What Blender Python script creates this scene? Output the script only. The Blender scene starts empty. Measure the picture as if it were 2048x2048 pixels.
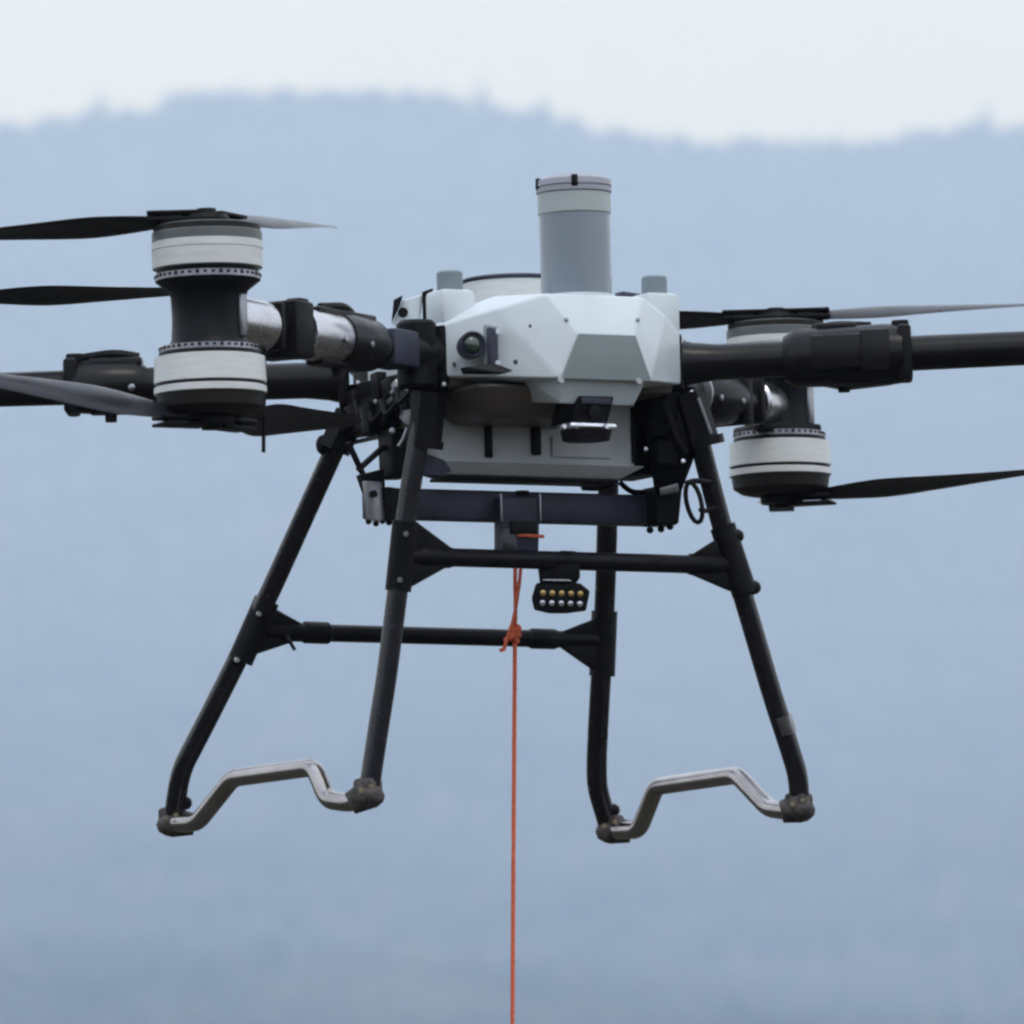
import bpy, bmesh, math, random
import numpy as np
from mathutils import Vector, Matrix, noise
random.seed(7); rng = np.random.default_rng(7)
C = bpy.context.scene
R = math.radians

# ------------------------------------------------------------------ camera
F_PX = 1160 * 17.0            # focal length in pixels of the 2048 px photograph
PITCH = R(5.5)
cam_d = bpy.data.cameras.new('camera'); cam = bpy.data.objects.new('camera', cam_d)
C.collection.objects.link(cam)
cam.location = (0, 0, 1.6); cam.rotation_euler = (R(90) + PITCH, 0, 0)
cam_d.sensor_width = 36; cam_d.lens = 36 * F_PX / 2048
cam_d.clip_start = 0.1; cam_d.clip_end = 30000
cam_d.dof.use_dof = True; cam_d.dof.focus_distance = 16.9; cam_d.dof.aperture_fstop = 9
C.camera = cam

# ------------------------------------------------------------------ world: Nishita behind an even cloud deck
W = bpy.data.worlds.new('World'); C.world = W; W.use_nodes = True
nt = W.node_tree; nt.nodes.clear()
out = nt.nodes.new('ShaderNodeOutputWorld'); bg = nt.nodes.new('ShaderNodeBackground')
sky = nt.nodes.new('ShaderNodeTexSky'); sky.sky_type = 'NISHITA'; sky.sun_disc = False
SUN_EL, SUN_AZ = R(58), R(205)
sky.sun_elevation = SUN_EL; sky.sun_rotation = SUN_AZ
tc = nt.nodes.new('ShaderNodeTexCoord'); mp = nt.nodes.new('ShaderNodeMapping')
mp.inputs['Scale'].default_value = (4, 4, 14)
nz = nt.nodes.new('ShaderNodeTexNoise'); nz.inputs['Scale'].default_value = 3.0; nz.inputs['Detail'].default_value = 5
cr = nt.nodes.new('ShaderNodeValToRGB')
cr.color_ramp.elements[0].position = 0.3; cr.color_ramp.elements[0].color = (0.89, 1.03, 1.28, 1)
cr.color_ramp.elements[1].position = 0.7; cr.color_ramp.elements[1].color = (0.975, 1.10, 1.33, 1)
sp = nt.nodes.new('ShaderNodeSeparateXYZ')
grad = nt.nodes.new('ShaderNodeMapRange')
grad.inputs['From Min'].default_value = 0.0; grad.inputs['From Max'].default_value = 1.0
grad.inputs['To Min'].default_value = 13.0; grad.inputs['To Max'].default_value = 15.0
vm = nt.nodes.new('ShaderNodeVectorMath'); vm.operation = 'SCALE'
mx = nt.nodes.new('ShaderNodeMix'); mx.data_type = 'RGBA'; mx.inputs[0].default_value = 0.94
L = nt.links.new
L(tc.outputs['Generated'], mp.inputs['Vector']); L(mp.outputs[0], nz.inputs['Vector']); L(nz.outputs['Fac'], cr.inputs[0])
L(tc.outputs['Generated'], sp.inputs[0]); L(sp.outputs['Z'], grad.inputs['Value'])
L(cr.outputs[0], vm.inputs[0]); L(grad.outputs[0], vm.inputs['Scale'])
L(sky.outputs[0], mx.inputs[6]); L(vm.outputs[0], mx.inputs[7]); L(mx.outputs[2], bg.inputs['Color'])
bg.inputs['Strength'].default_value = 0.1
L(bg.outputs[0], out.inputs['Surface'])

# ------------------------------------------------------------------ sun behind cloud
sd = bpy.data.lights.new('sun', 'SUN'); sd.energy = 1.0; sd.angle = R(16); sd.color = (1, 0.99, 0.97)
sun = bpy.data.objects.new('sun', sd); C.collection.objects.link(sun)
az = R(158)                        # towards the sun: behind the camera and to the left
sdir = Vector((math.sin(az) * math.cos(SUN_EL), math.cos(az) * math.cos(SUN_EL), math.sin(SUN_EL)))
sun.rotation_euler = sdir.to_track_quat('Z', 'Y').to_euler()
sun.location = (0, 0, 30)
sky.sun_rotation = az

C.view_settings.view_transform = 'Standard'; C.view_settings.look = 'None'
C.view_settings.exposure = -0.10; C.view_settings.gamma = 1.0
C.cycles.max_bounces = 8; C.cycles.volume_bounces = 6; C.cycles.diffuse_bounces = 3; C.cycles.glossy_bounces = 3
C.cycles.use_denoising = True
C.cycles.filter_width = 2.5

# ------------------------------------------------------------------ materials
def mat(name, col, rough=0.5, metal=0.0, var=0.12, scale=30, bump=0.15, coat=0.0, spec=0.5, dirt=None, tr=0.0, aniso_scale=None, rv=0.1):
    m = bpy.data.materials.new(name); m.use_nodes = True
    t = m.node_tree; b = t.nodes['Principled BSDF']
    c = t.nodes.new('ShaderNodeTexCoord'); n = t.nodes.new('ShaderNodeTexNoise')
    n.inputs['Scale'].default_value = scale; n.inputs['Detail'].default_value = 6
    if aniso_scale:
        mp = t.nodes.new('ShaderNodeMapping'); mp.inputs['Scale'].default_value = aniso_scale
        t.links.new(c.outputs['Object'], mp.inputs[0]); t.links.new(mp.outputs[0], n.inputs['Vector'])
    else:
        t.links.new(c.outputs['Object'], n.inputs['Vector'])
    r = t.nodes.new('ShaderNodeValToRGB')
    r.color_ramp.elements[0].position = 0.35; r.color_ramp.elements[1].position = 0.68
    lo = tuple(x * (1 - var) for x in col) + (1,); hi = tuple(min(1, x * (1 + var)) for x in col) + (1,)
    if dirt: lo = tuple(dirt) + (1,)
    r.color_ramp.elements[0].color = lo; r.color_ramp.elements[1].color = hi
    t.links.new(n.outputs['Fac'], r.inputs[0]); t.links.new(r.outputs[0], b.inputs['Base Color'])
    mr = t.nodes.new('ShaderNodeMapRange'); mr.inputs['To Min'].default_value = max(0.05, rough - rv); mr.inputs['To Max'].default_value = min(1, rough + rv * 1.2)
    n2 = t.nodes.new('ShaderNodeTexNoise'); n2.inputs['Scale'].default_value = scale * 2.7; n2.inputs['Detail'].default_value = 4
    t.links.new(c.outputs['Object'], n2.inputs['Vector'])
    t.links.new(n2.outputs['Fac'], mr.inputs['Value']); t.links.new(mr.outputs[0], b.inputs['Roughness'])
    bp = t.nodes.new('ShaderNodeBump'); bp.inputs['Strength'].default_value = bump; bp.inputs['Distance'].default_value = 0.001
    t.links.new(n2.outputs['Fac'], bp.inputs['Height']); t.links.new(bp.outputs[0], b.inputs['Normal'])
    b.inputs['Metallic'].default_value = metal; b.inputs['Coat Weight'].default_value = coat
    b.inputs['Specular IOR Level'].default_value = spec
    b.inputs['Transmission Weight'].default_value = tr
    return m
M = dict(
    white=mat('white_shell_plastic', (0.62, 0.675, 0.70), 0.38, var=0.05, scale=9, bump=0.08),
    panel=mat('grey_panel_plastic', (0.235, 0.275, 0.28), 0.5, var=0.06, scale=9),
    post=mat('post_grey_plastic', (0.20, 0.245, 0.27), 0.45, var=0.05, scale=9),
    mast=mat('mast_grey_plastic', (0.19, 0.225, 0.265), 0.22, var=0.05, scale=6, spec=0.8, rv=0.03),
    mast_lt=mat('mast_light_plastic', (0.40, 0.44, 0.44), 0.42, var=0.05, scale=8),
    mast_cap=mat('mast_cap_plastic', (0.34, 0.34, 0.39), 0.45, var=0.06, scale=8),
    battery=mat('battery_grey_plastic', (0.52, 0.54, 0.56), 0.5, var=0.08, scale=12),
    carbon=mat('black_carbon_tube', (0.009, 0.008, 0.010), 0.36, var=0.35, scale=40, bump=0.1, spec=0.14),
    legtube=mat('dark_leg_tube', (0.011, 0.010, 0.014), 0.24, var=0.3, scale=25, bump=0.1, spec=0.5, rv=0.08),
    plastic=mat('black_plastic', (0.007, 0.0065, 0.0075), 0.45, var=0.3, scale=35, bump=0.25, spec=0.14),
    arm=mat('dark_arm_coating', (0.007, 0.006, 0.007), 0.3, var=0.3, scale=30, bump=0.1, spec=0.25),
    collar=mat('worn_alloy_collar', (0.30, 0.30, 0.32), 0.3, metal=0.95, var=0.2, scale=35, bump=0.15),
    mount=mat('motor_mount_black', (0.007, 0.007, 0.009), 0.4, var=0.3, scale=20, spec=0.14),
    steelblue=mat('dark_blue_anodised', (0.04, 0.042, 0.066), 0.45, metal=0.1, spec=0.3, var=0.2, scale=14),
    alloy=mat('brushed_alloy', (0.34, 0.34, 0.37), 0.35, metal=0.85, var=0.2, scale=30),
    silver=mat('bright_alloy', (0.72, 0.72, 0.76), 0.25, metal=0.9, var=0.15, scale=50),
    sleeve=mat('bare_alloy_sleeve', (0.58, 0.57, 0.59), 0.27, metal=1.0, var=0.08, scale=20, bump=0.03, rv=0.04),
    skid=mat('worn_aluminium_skid', (0.40, 0.375, 0.37), 0.23, metal=1.0, var=0.12, scale=18, bump=0.04, rv=0.05),
    foot=mat('muddy_rubber', (0.085, 0.072, 0.065), 0.7, var=0.3, scale=60, bump=0.35, dirt=(0.022, 0.018, 0.017)),
    can=mat('motor_can_white', (0.66, 0.67, 0.66), 0.36, var=0.06, scale=22, aniso_scale=(1, 1, 6)),
    can_grey=mat('motor_can_grey', (0.105, 0.115, 0.115), 0.4, var=0.15, scale=16),
    cap=mat('motor_cap_dark', (0.014, 0.012, 0.009), 0.5, var=0.3, scale=25, spec=0.25),
    blade=mat('carbon_blade', (0.016, 0.016, 0.021), 0.3, var=0.2, scale=12, spec=0.4, aniso_scale=(2, 30, 2)),
    belly=mat('brown_belly_pan', (0.12, 0.098, 0.082), 0.4, var=0.25, scale=10),
    olive=mat('olive_tube', (0.085, 0.085, 0.07), 0.4, var=0.15, scale=20),
    rope=mat('orange_rope', (0.88, 0.17, 0.07), 0.7, var=0.25, scale=260, bump=1.0),
    gold=mat('gold_contact', (0.75, 0.5, 0.2), 0.3, metal=0.9, var=0.1),
    lens=mat('green_glass_lens', (0.03, 0.045, 0.03), 0.08, var=0.1, coat=1.0),
    bolt=mat('brass_bolt', (0.30, 0.24, 0.16), 0.45, metal=0.6, var=0.3),
)

def terrain_mat(name, stops, scale, rough=0.95):
    m = bpy.data.materials.new(name); m.use_nodes = True
    t = m.node_tree; b = t.nodes['Principled BSDF']; b.inputs['Roughness'].default_value = rough
    b.inputs['Specular IOR Level'].default_value = 0.1
    c = t.nodes.new('ShaderNodeTexCoord'); n = t.nodes.new('ShaderNodeTexNoise')
    n.inputs['Scale'].default_value = scale; n.inputs['Detail'].default_value = 8; n.inputs['Roughness'].default_value = 0.6
    r = t.nodes.new('ShaderNodeValToRGB')
    while len(r.color_ramp.elements) < len(stops): r.color_ramp.elements.new(0.5)
    for e, (p, col) in zip(r.color_ramp.elements, stops): e.position = p; e.color = (*col, 1)
    t.links.new(c.outputs['Object'], n.inputs['Vector']); t.links.new(n.outputs['Fac'], r.inputs[0]); t.links.new(r.outputs[0], b.inputs['Base Color'])
    return m
M_GRASS = terrain_mat('bare_dry_ground', [(0.3, (0.030, 0.027, 0.022)), (0.5, (0.045, 0.042, 0.032)), (0.7, (0.075, 0.068, 0.055))], 0.15)
M_SLOPE = terrain_mat('forested_slope', [(0.3, (0.035, 0.05, 0.03)), (0.55, (0.055, 0.075, 0.04)), (0.75, (0.10, 0.105, 0.07))], 0.004)
M_CROWN = terrain_mat('tree_crowns', [(0.36, (0.02, 0.032, 0.018)), (0.5, (0.048, 0.060, 0.042)), (0.64, (0.10, 0.105, 0.085))], 0.012)
M_TRUNK = terrain_mat('tree_bark', [(0.3, (0.05, 0.04, 0.03)), (0.7, (0.1, 0.08, 0.06))], 2.0)

# ------------------------------------------------------------------ geometry helpers
Z = Vector((0, 0, 1))
def basis(d):
    d = d.normalized(); up = Z if abs(d.z) < 0.95 else Vector((1, 0, 0))
    x = up.cross(d).normalized(); return x, d.cross(x), d
def fillet(pts, r, n=6):
    pts = [Vector(p) for p in pts]; o = [pts[0]]
    for a, b, c in zip(pts, pts[1:], pts[2:]):
        u, v = (a - b), (c - b); k = min(r, u.length * .48, v.length * .48)
        p0, p1 = b + u.normalized() * k, b + v.normalized() * k
        for i in range(n + 1):
            t = i / n; o.append(p0 * (1 - t) ** 2 + b * 2 * t * (1 - t) + p1 * t * t)
    o.append(pts[-1]); return o
class MB:
    def __init__(s): s.bm = bmesh.new()
    def tube(s, pts, r, seg=20, cap=True, bend=0, squash=1.0):
        pts = [Vector(p) for p in pts]
        if bend: pts = fillet(pts, bend)
        n = len(pts); rr = r if isinstance(r, (list, tuple)) else [r] * n
        rings = []; d0 = (pts[1] - pts[0]).normalized(); x, y, _ = basis(d0)
        for i, p in enumerate(pts):
            d = ((pts[min(i + 1, n - 1)] - p).normalized() + (p - pts[max(i - 1, 0)]).normalized())
            d = d.normalized() if d.length > 1e-9 else d0
            x = (x - d * x.dot(d)).normalized(); y = d.cross(x)
            rings.append([s.bm.verts.new(p + (x * math.cos(a) + y * squash * math.sin(a)) * rr[i]) for a in [2 * math.pi * k / seg for k in range(seg)]])
        for a, b in zip(rings, rings[1:]):
            for k in range(seg): s.bm.faces.new((a[k], a[(k + 1) % seg], b[(k + 1) % seg], b[k]))
        if cap: s.bm.faces.new(rings[0][::-1]); s.bm.faces.new(rings[-1])
        return s
    def lathe(s, prof, o=(0, 0, 0), d=Z, seg=40):
        o = Vector(o); x, y, d = basis(Vector(d)); rings = []
        for w, r in prof:
            rings.append([s.bm.verts.new(o + d * w + (x * math.cos(a) + y * math.sin(a)) * max(r, 1e-4)) for a in [2 * math.pi * k / seg for k in range(seg)]])
        for a, b in zip(rings, rings[1:]):
            for k in range(seg): s.bm.faces.new((a[k], a[(k + 1) % seg], b[(k + 1) % seg], b[k]))
        s.bm.faces.new(rings[0][::-1]); s.bm.faces.new(rings[-1]); return s
    def box(s, c, size, rot=None, bev=0.003, taper=None):
        t = bmesh.new(); bmesh.ops.create_cube(t, size=1.0)
        for v in t.verts:
            k = 1.0
            if taper and v.co.z < 0: k = taper
            v.co = Vector((v.co.x * size[0] * k, v.co.y * size[1] * k, v.co.z * size[2]))
        if bev: bmesh.ops.bevel(t, geom=list(t.edges), offset=min(bev, min(size) * .45), segments=2, profile=.5, affect='EDGES')
        m = Matrix.Translation(Vector(c)) @ (rot.to_4x4() if rot else Matrix.Identity(4))
        s._merge(t, m); return s
    def hull(s, pts, bev=0.004):
        t = bmesh.new()
        for p in pts: t.verts.new(p)
        bmesh.ops.convex_hull(t, input=list(t.verts))
        bmesh.ops.delete(t, geom=[v for v in t.verts if not v.link_faces], context='VERTS')
        bmesh.ops.dissolve_limit(t, angle_limit=R(3), verts=list(t.verts), edges=list(t.edges))
        if bev:
            es = [e for e in t.edges if e.is_manifold and e.calc_face_angle(0) > R(8)]
            bmesh.ops.bevel(t, geom=es, offset=bev, segments=3, profile=.6, affect='EDGES', clamp_overlap=True)
        s._merge(t, Matrix.Identity(4)); return s
    def prism(s, poly, n, th, bev=0.002):
        n = Vector(n).normalized() * th / 2
        return s.hull([Vector(p) + n for p in poly] + [Vector(p) - n for p in poly], bev)
    def sphere(s, c, r, sc=(1, 1, 1)):
        t = bmesh.new(); bmesh.ops.create_icosphere(t, subdivisions=2, radius=r)
        s._merge(t, Matrix.Translation(Vector(c)) @ Matrix.Diagonal((*sc, 1))); return s
    def _merge(s, t, m):
        t.transform(m); me = bpy.data.meshes.new('tmp'); t.to_mesh(me); t.free(); s.bm.from_mesh(me); bpy.data.meshes.remove(me)
    def build(s, name, m, parent=None, sharp=32, loc=None, label=None):
        bmesh.ops.recalc_face_normals(s.bm, faces=list(s.bm.faces))
        me = bpy.data.meshes.new(name); s.bm.to_mesh(me); s.bm.free()
        me.materials.append(M[m] if isinstance(m, str) else m)
        me.polygons.foreach_set('use_smooth', [True] * len(me.polygons)); me.set_sharp_from_angle(angle=R(sharp))
        o = bpy.data.objects.new(name, me); C.collection.objects.link(o)
        if parent: o.parent = parent
        if loc is not None: o.location = loc
        if label: o['label'] = label
        return o

# ------------------------------------------------------------------ setting: ground, hills, forest, haze
def screen_ray(px, py):
    d = Vector(((px - 1024) / F_PX, -(py - 1024) / F_PX, -1.0))
    w = Matrix.Rotation(R(90) + PITCH, 3, 'X') @ d
    return w                               # world direction, depth along the view axis = 1
CAM = Vector(cam.location)
RIDGE_Y = 7000.0
outline = [(0, 245), (60, 237), (180, 222), (265, 220), (300, 193), (350, 182), (430, 184), (500, 179), (690, 176), (750, 176), (830, 188),
           (905, 203), (950, 214), (1020, 226), (1100, 238), (1180, 260), (1250, 275), (1340, 273), (1450, 267), (1560, 271), (1680, 264),
           (1750, 252), (1860, 243), (1932, 240)]
ox, oz = [], []
for px, py in outline:
    px *= 1.06; py *= 1.06
    d = screen_ray(px, py); k = RIDGE_Y / d.y
    ox.append(d.x * k); oz.append(CAM.z + d.z * k + 1)
def ridge_z(x):
    z = np.interp(x, ox, oz)
    out_l = np.clip((ox[0] - x) / 900, 0, 1.6); out_r = np.clip((x - ox[-1]) / 900, 0, 1.6)
    return z - 90 * out_l ** 1.4 + 35 * np.sin(x / 330.0) * np.minimum(out_l + out_r, 1) - 50 * out_r ** 1.3 * 0.6
def nz2(x, y, s): return noise.fractal(Vector((x / s, y / s, 3.1)), 1.0, 2.0, 4)
def hill_z(x, y):
    t = (y - 1500) / (RIDGE_Y - 1500)
    if t <= 0: return -4.0 + 3 * t
    rz = float(ridge_z(x))
    if t <= 1:
        return -4 + (rz + 4) * (.5 * t + .5 * t ** 5) + 230 * nz2(x * 1.5, y * .6, 620) * t ** 1.8 * (1 - t)
    return rz - (t - 1) * 1400
nx, ny = 170, 110
xs = np.linspace(-3600, 3600, nx); ys = np.concatenate([np.linspace(1450, 6900, 90), np.linspace(6940, 8200, ny - 90)])
vv = [(x, y, hill_z(x, y)) for y in ys for x in xs]
ff = [(j * nx + i, j * nx + i + 1, (j + 1) * nx + i + 1, (j + 1) * nx + i) for j in range(ny - 1) for i in range(nx - 1)]
me = bpy.data.meshes.new('hills'); me.from_pydata(vv, [], ff); me.materials.append(M_SLOPE)
me.polygons.foreach_set('use_smooth', [True] * len(me.polygons))
o = bpy.data.objects.new('hills', me); C.collection.objects.link(o); o['kind'] = 'structure'
# ground sheet
gn = 60; gx = np.linspace(-3900, 3900, gn); gy = np.linspace(-1500, 8300, gn)
def ground_z(x, y):                      # unseen bank added behind the camera to darken reflections and front light
    return (0.5 * nz2(x, y, 60) if math.hypot(x, y) > 60 else 0.0) + 42 * min(1, max(0, (-y - 25) / 260)) ** 1.3
gx = np.concatenate([np.linspace(-3900, -500, 16), np.linspace(-460, 460, 40), np.linspace(500, 3900, 16)])
gy = np.concatenate([np.linspace(-1500, -420, 10), np.linspace(-400, 100, 42), np.linspace(200, 8300, 24)]); gn = len(gx)
vv = [(x, y, ground_z(x, y)) for y in gy for x in gx]
ff = [(j * gn + i, j * gn + i + 1, (j + 1) * gn + i + 1, (j + 1) * gn + i) for j in range(len(gy) - 1) for i in range(gn - 1)]
me = bpy.data.meshes.new('ground'); me.from_pydata(vv, [], ff); me.materials.append(M_GRASS)
o = bpy.data.objects.new('ground', me); C.collection.objects.link(o); o['kind'] = 'structure'
# forest: one mesh of irregular crowns
def crown_template(sub):
    t = bmesh.new(); bmesh.ops.create_icosphere(t, subdivisions=sub, radius=1.0)
    v = np.array([list(a.co) for a in t.verts]); t.verts.ensure_lookup_table(); f = np.array([[q.index for q in fa.verts] for fa in t.faces]); t.free(); return v, f
def scatter(pos, hgt, rad, sub):
    bv, bf = crown_template(sub); V, Fc = [], []
    n = len(pos); nv = len(bv)
    jit = rng.normal(1, 0.22, (n, nv, 1)); ang = rng.uniform(0, 6.28, n)
    c, s = np.cos(ang), np.sin(ang)
    b = np.repeat(bv[None], n, 0) * jit
    x = b[..., 0] * c[:, None] - b[..., 1] * s[:, None]; y = b[..., 0] * s[:, None] + b[..., 1] * c[:, None]
    taper = 1 - 0.45 * np.clip(b[..., 2], -1, 1)
    P = np.stack([x * taper * rad[:, None], y * taper * rad[:, None], (b[..., 2] * .5 + .5) * hgt[:, None]], -1) + pos[:, None, :]
    Fi = bf[None] + (np.arange(n) * nv)[:, None, None]
    return P.reshape(-1, 3), Fi.reshape(-1, 3)
def hz(a): return np.array([hill_z(x, y) for x, y in a])
n1 = 4200; a = np.stack([rng.uniform(-900, 900, n1), rng.uniform(6780, 7060, n1)], 1)
p1 = np.concatenate([a, (hz(a) - 2)[:, None]], 1); h1 = rng.uniform(5, 10.5, n1); r1 = h1 * rng.uniform(.28, .45, n1)
n2 = 17000; yy = rng.uniform(2400, 6800, n2) ; a = np.stack([rng.uniform(-1, 1, n2) * (yy * .075 + 120), yy], 1)
p2 = np.concatenate([a, (hz(a) - 2)[:, None]], 1); h2 = rng.uniform(9, 20, n2); r2 = h2 * rng.uniform(.3, .5, n2)
P1, F1 = scatter(p1, h1, r1, 2); P2, F2 = scatter(p2, h2, r2, 1)
P = np.concatenate([P1, P2]); FF = np.concatenate([F1, F2 + len(P1)])
me = bpy.data.meshes.new('forest'); me.vertices.add(len(P)); me.vertices.foreach_set('co', P.ravel().astype(np.float32))
me.loops.add(FF.size); me.loops.foreach_set('vertex_index', FF.ravel().astype(np.int32))
me.polygons.add(len(FF)); me.polygons.foreach_set('loop_start', (np.arange(len(FF)) * 3).astype(np.int32))
me.update(calc_edges=True); me.validate(); me.materials.append(M_CROWN)
o = bpy.data.objects.new('forest', me); C.collection.objects.link(o); o['kind'] = 'stuff'; o['category'] = 'forest'
o['label'] = 'hazy blue wooded mountainside filling the background'
# a few taller trees that stand out of the ridge line
def ridge_tree(px, h, r, label):
    px *= 1.06; d = screen_ray(px, 260); x = d.x * RIDGE_Y / d.y
    root = bpy.data.objects.new('ridge_tree', None); C.collection.objects.link(root); root.location = (x, RIDGE_Y - 5, float(ridge_z(x)) - 2)
    root['label'] = label; root['category'] = 'tree'; root['group'] = 'taller trees standing on the far ridge'
    b = MB(); b.tube([(0, 0, 0), (0.3, 0, h * .5), (0, 0, h * .93)], [.5, .35, .1], seg=8)
    for k in range(7):
        a = k * 2.4; z = h * (.25 + .09 * k); b.tube([(0, 0, z), (math.cos(a) * r * .7, math.sin(a) * r * .7, z + 1.2)], [.16, .05], seg=5)
    b.build('trunk', M_TRUNK, root)
    n = 260; t = rng.uniform(0.1, 1, n); an = rng.uniform(0, 6.28, n); rr = r * (1.12 - t) * rng.uniform(.35, 1.1, n) * (1 + .25 * np.sin(t * 19))
    pp = np.stack([np.cos(an) * rr, np.sin(an) * rr, h * t - .6], 1)
    Pc, Fc = scatter(pp, rng.uniform(.8, 1.9, n), rng.uniform(.5, 1.2, n), 1)
    me = bpy.data.meshes.new('crown'); me.from_pydata(Pc.tolist(), [], Fc.tolist()); me.materials.append(M_CROWN)
    c = bpy.data.objects.new('crown', me); C.collection.objects.link(c); c.parent = root
ridge_tree(192, 17, 5.5, 'broad tree rising above the low left end of the far ridge')
ridge_tree(908, 19, 4.5, 'tree spike above the ridge just left of the grey mast')
ridge_tree(1022, 17, 5, 'rounded tree on the sloping ridge straight above the antenna mast')
ridge_tree(1862, 17, 4.6, 'slim tree poking up at the far right end of the ridge')
# air
b = MB(); b.box((0, 3450, 649), (8200, 10200, 1304), bev=0)
hm = bpy.data.materials.new('haze_air'); hm.use_nodes = True; t = hm.node_tree; t.nodes.clear()
mo = t.nodes.new('ShaderNodeOutputMaterial'); pv = t.nodes.new('ShaderNodeVolumePrincipled')
pv.inputs['Color'].default_value = (0.52, 0.68, 1.0, 1); pv.inputs['Density'].default_value = 0.00029
pv.inputs['Absorption Color'].default_value = (1, 1, 1, 1); pv.inputs['Anisotropy'].default_value = 0.0
t.links.new(pv.outputs[0], mo.inputs['Volume'])
hz_o = b.build('haze', hm); hz_o['kind'] = 'stuff'

# ------------------------------------------------------------------ the drone's own frame
YAW, ROLL = R(29), R(-1.5)
O = CAM + screen_ray(1022, 735) * 17.0
MR = Matrix.Translation(O) @ Matrix.Rotation(ROLL, 4, 'Y') @ Matrix.Rotation(YAW, 4, 'Z')
MI = MR.inverted(); CL = MI @ CAM
def LD(px, py, d):                                   # photo point at depth 17+d m, in drone coordinates
    return MI @ (CAM + screen_ray(px, py) * (17.0 + d))
def ray(px, py): return (MI.to_3x3() @ screen_ray(px, py))
def LY(px, py, v):                                   # on the plane y = -v (v forward)
    r = ray(px, py); return CL + r * ((-v - CL.y) / r.y)
def LX(px, py, u):
    r = ray(px, py); return CL + r * ((u - CL.x) / r.x)
MCi = cam.matrix_basis.copy(); MCi = (Matrix.Translation(CAM) @ Matrix.Rotation(R(90) + PITCH, 4, 'X')).inverted()
def proj(p):
    q = MCi @ (MR @ Vector(p)); return 1024 + F_PX * q.x / -q.z, 1024 - F_PX * q.y / -q.z
def V(u, v, py):                                     # drone point (u right, v forward) whose height shows at row py
    z = 0.0
    for _ in range(4):
        a = proj((u, -v, z))[1]; b_ = proj((u, -v, z + .01))[1]; z += (py - a) / (b_ - a) * .01
    return Vector((u, -v, z))

drone = bpy.data.objects.new('cargo_drone', None); C.collection.objects.link(drone)
drone['label'] = 'black and white heavy-lift quadcopter with coaxial motors hovering on tall skid legs'
drone['category'] = 'drone'

# ---- body shell
def sym(u, v, py_r, py_l): return [V(u, v, py_r), V(-u, v, py_l)]
zA = V(.095, .30, 594).z
pts = [Vector((s * .093, -.30, zA)) for s in (1, -1)] + [Vector((s * .115, -.21, zA)) for s in (1, -1)] + [Vector((s * .05, -.08, zA)) for s in (1, -1)]
zC = V(-.14, .20, 592).z; zE = V(-.167, .25, 618).z
pts += [Vector((s * .14, -.20, zC)) for s in (1, -1)] + [Vector((s * .167, -.25, zE)) for s in (1, -1)]
zS = (V(.19, .215, 660).z + V(-.19, .215, 636).z) / 2
pts += [Vector((s * .19, -.215, zS)) for s in (1, -1)] + [Vector((s * .17, .02, zS - .03)) for s in (1, -1)]
pts += sym(.055, .335, 671, 667); pts += sym(.088, .328, 763, 757)
zt = (V(.25, .165, 673).z + V(-.25, .165, 660).z) / 2; zb = V(.25, .165, 770).z
for s in (1, -1):
    for w in (-.165, .06): pts += [Vector((s * .25, w, zt)), Vector((s * .25, w, zb))]
    pts += [Vector((s * .12, .13, zt)), Vector((s * .12, .13, zb))]
b = MB().hull(pts, .006)
zq = V(.088, .328, 761).z; zr = V(0.06, .29, 812).z
b.hull([Vector((s * .087, -.326, zq + .012)) for s in (1, -1)] + [Vector((s * .115, -.25, zq + .01)) for s in (1, -1)] +
       [Vector((s * .072, -.295, zr)) for s in (1, -1)] + [Vector((s * .085, -.20, zr + .012)) for s in (1, -1)], .004)
shell = b.build('body_shell', 'white', drone, sharp=20)
# grey nose panel lies 2 mm proud of the nose facet
q = [V(-.055, .335, 667), V(.055, .335, 671), V(.088, .328, 763), V(-.088, .328, 757)]
nrm = (q[1] - q[0]).cross(q[3] - q[0]).normalized()
if nrm.y > 0: nrm = -nrm
MB().prism([p + nrm * .0015 for p in q], nrm, .005, .0015).build('nose_panel', 'panel', drone)
for px, py in ((1121, 761), (1277, 763)): MB().lathe([(0, .006), (.004, .005)], LY(px, py, .332), (0, -1, 0), 14).build('nose_screw', 'mast_lt', shell)
MB().hull([Vector((x, y, z)) for x in (-.2, .2) for y in (.07, .21) for z in (zb + .01, zt - .01)], .01).build('rear_housing', 'plastic', drone)
# bright step between hood and shell
MB().box((.2515, -.150, (zt + zb) / 2), (.004, .028, (zt - zb) * .94), None, .001).build('side_trim', 'panel', shell)
for px, py, k in ((1031, 724, .004), (1060, 652, .0025), (908, 728, .003)):
    MB().lathe([(-.004, k), (.0015, k)], LY(px, py, .305 if px > 1020 else .2), (-.55, -.8, .1), 12).build('shell_screw', 'steelblue', shell)
for x in (-.07, .07): MB().lathe([(0, .004), (.002, .0035)], V(x, .318, 640) + Vector((0, -.004, 0)), (0, -.8, .6), 12).build('shell_screw', 'panel', shell)
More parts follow.
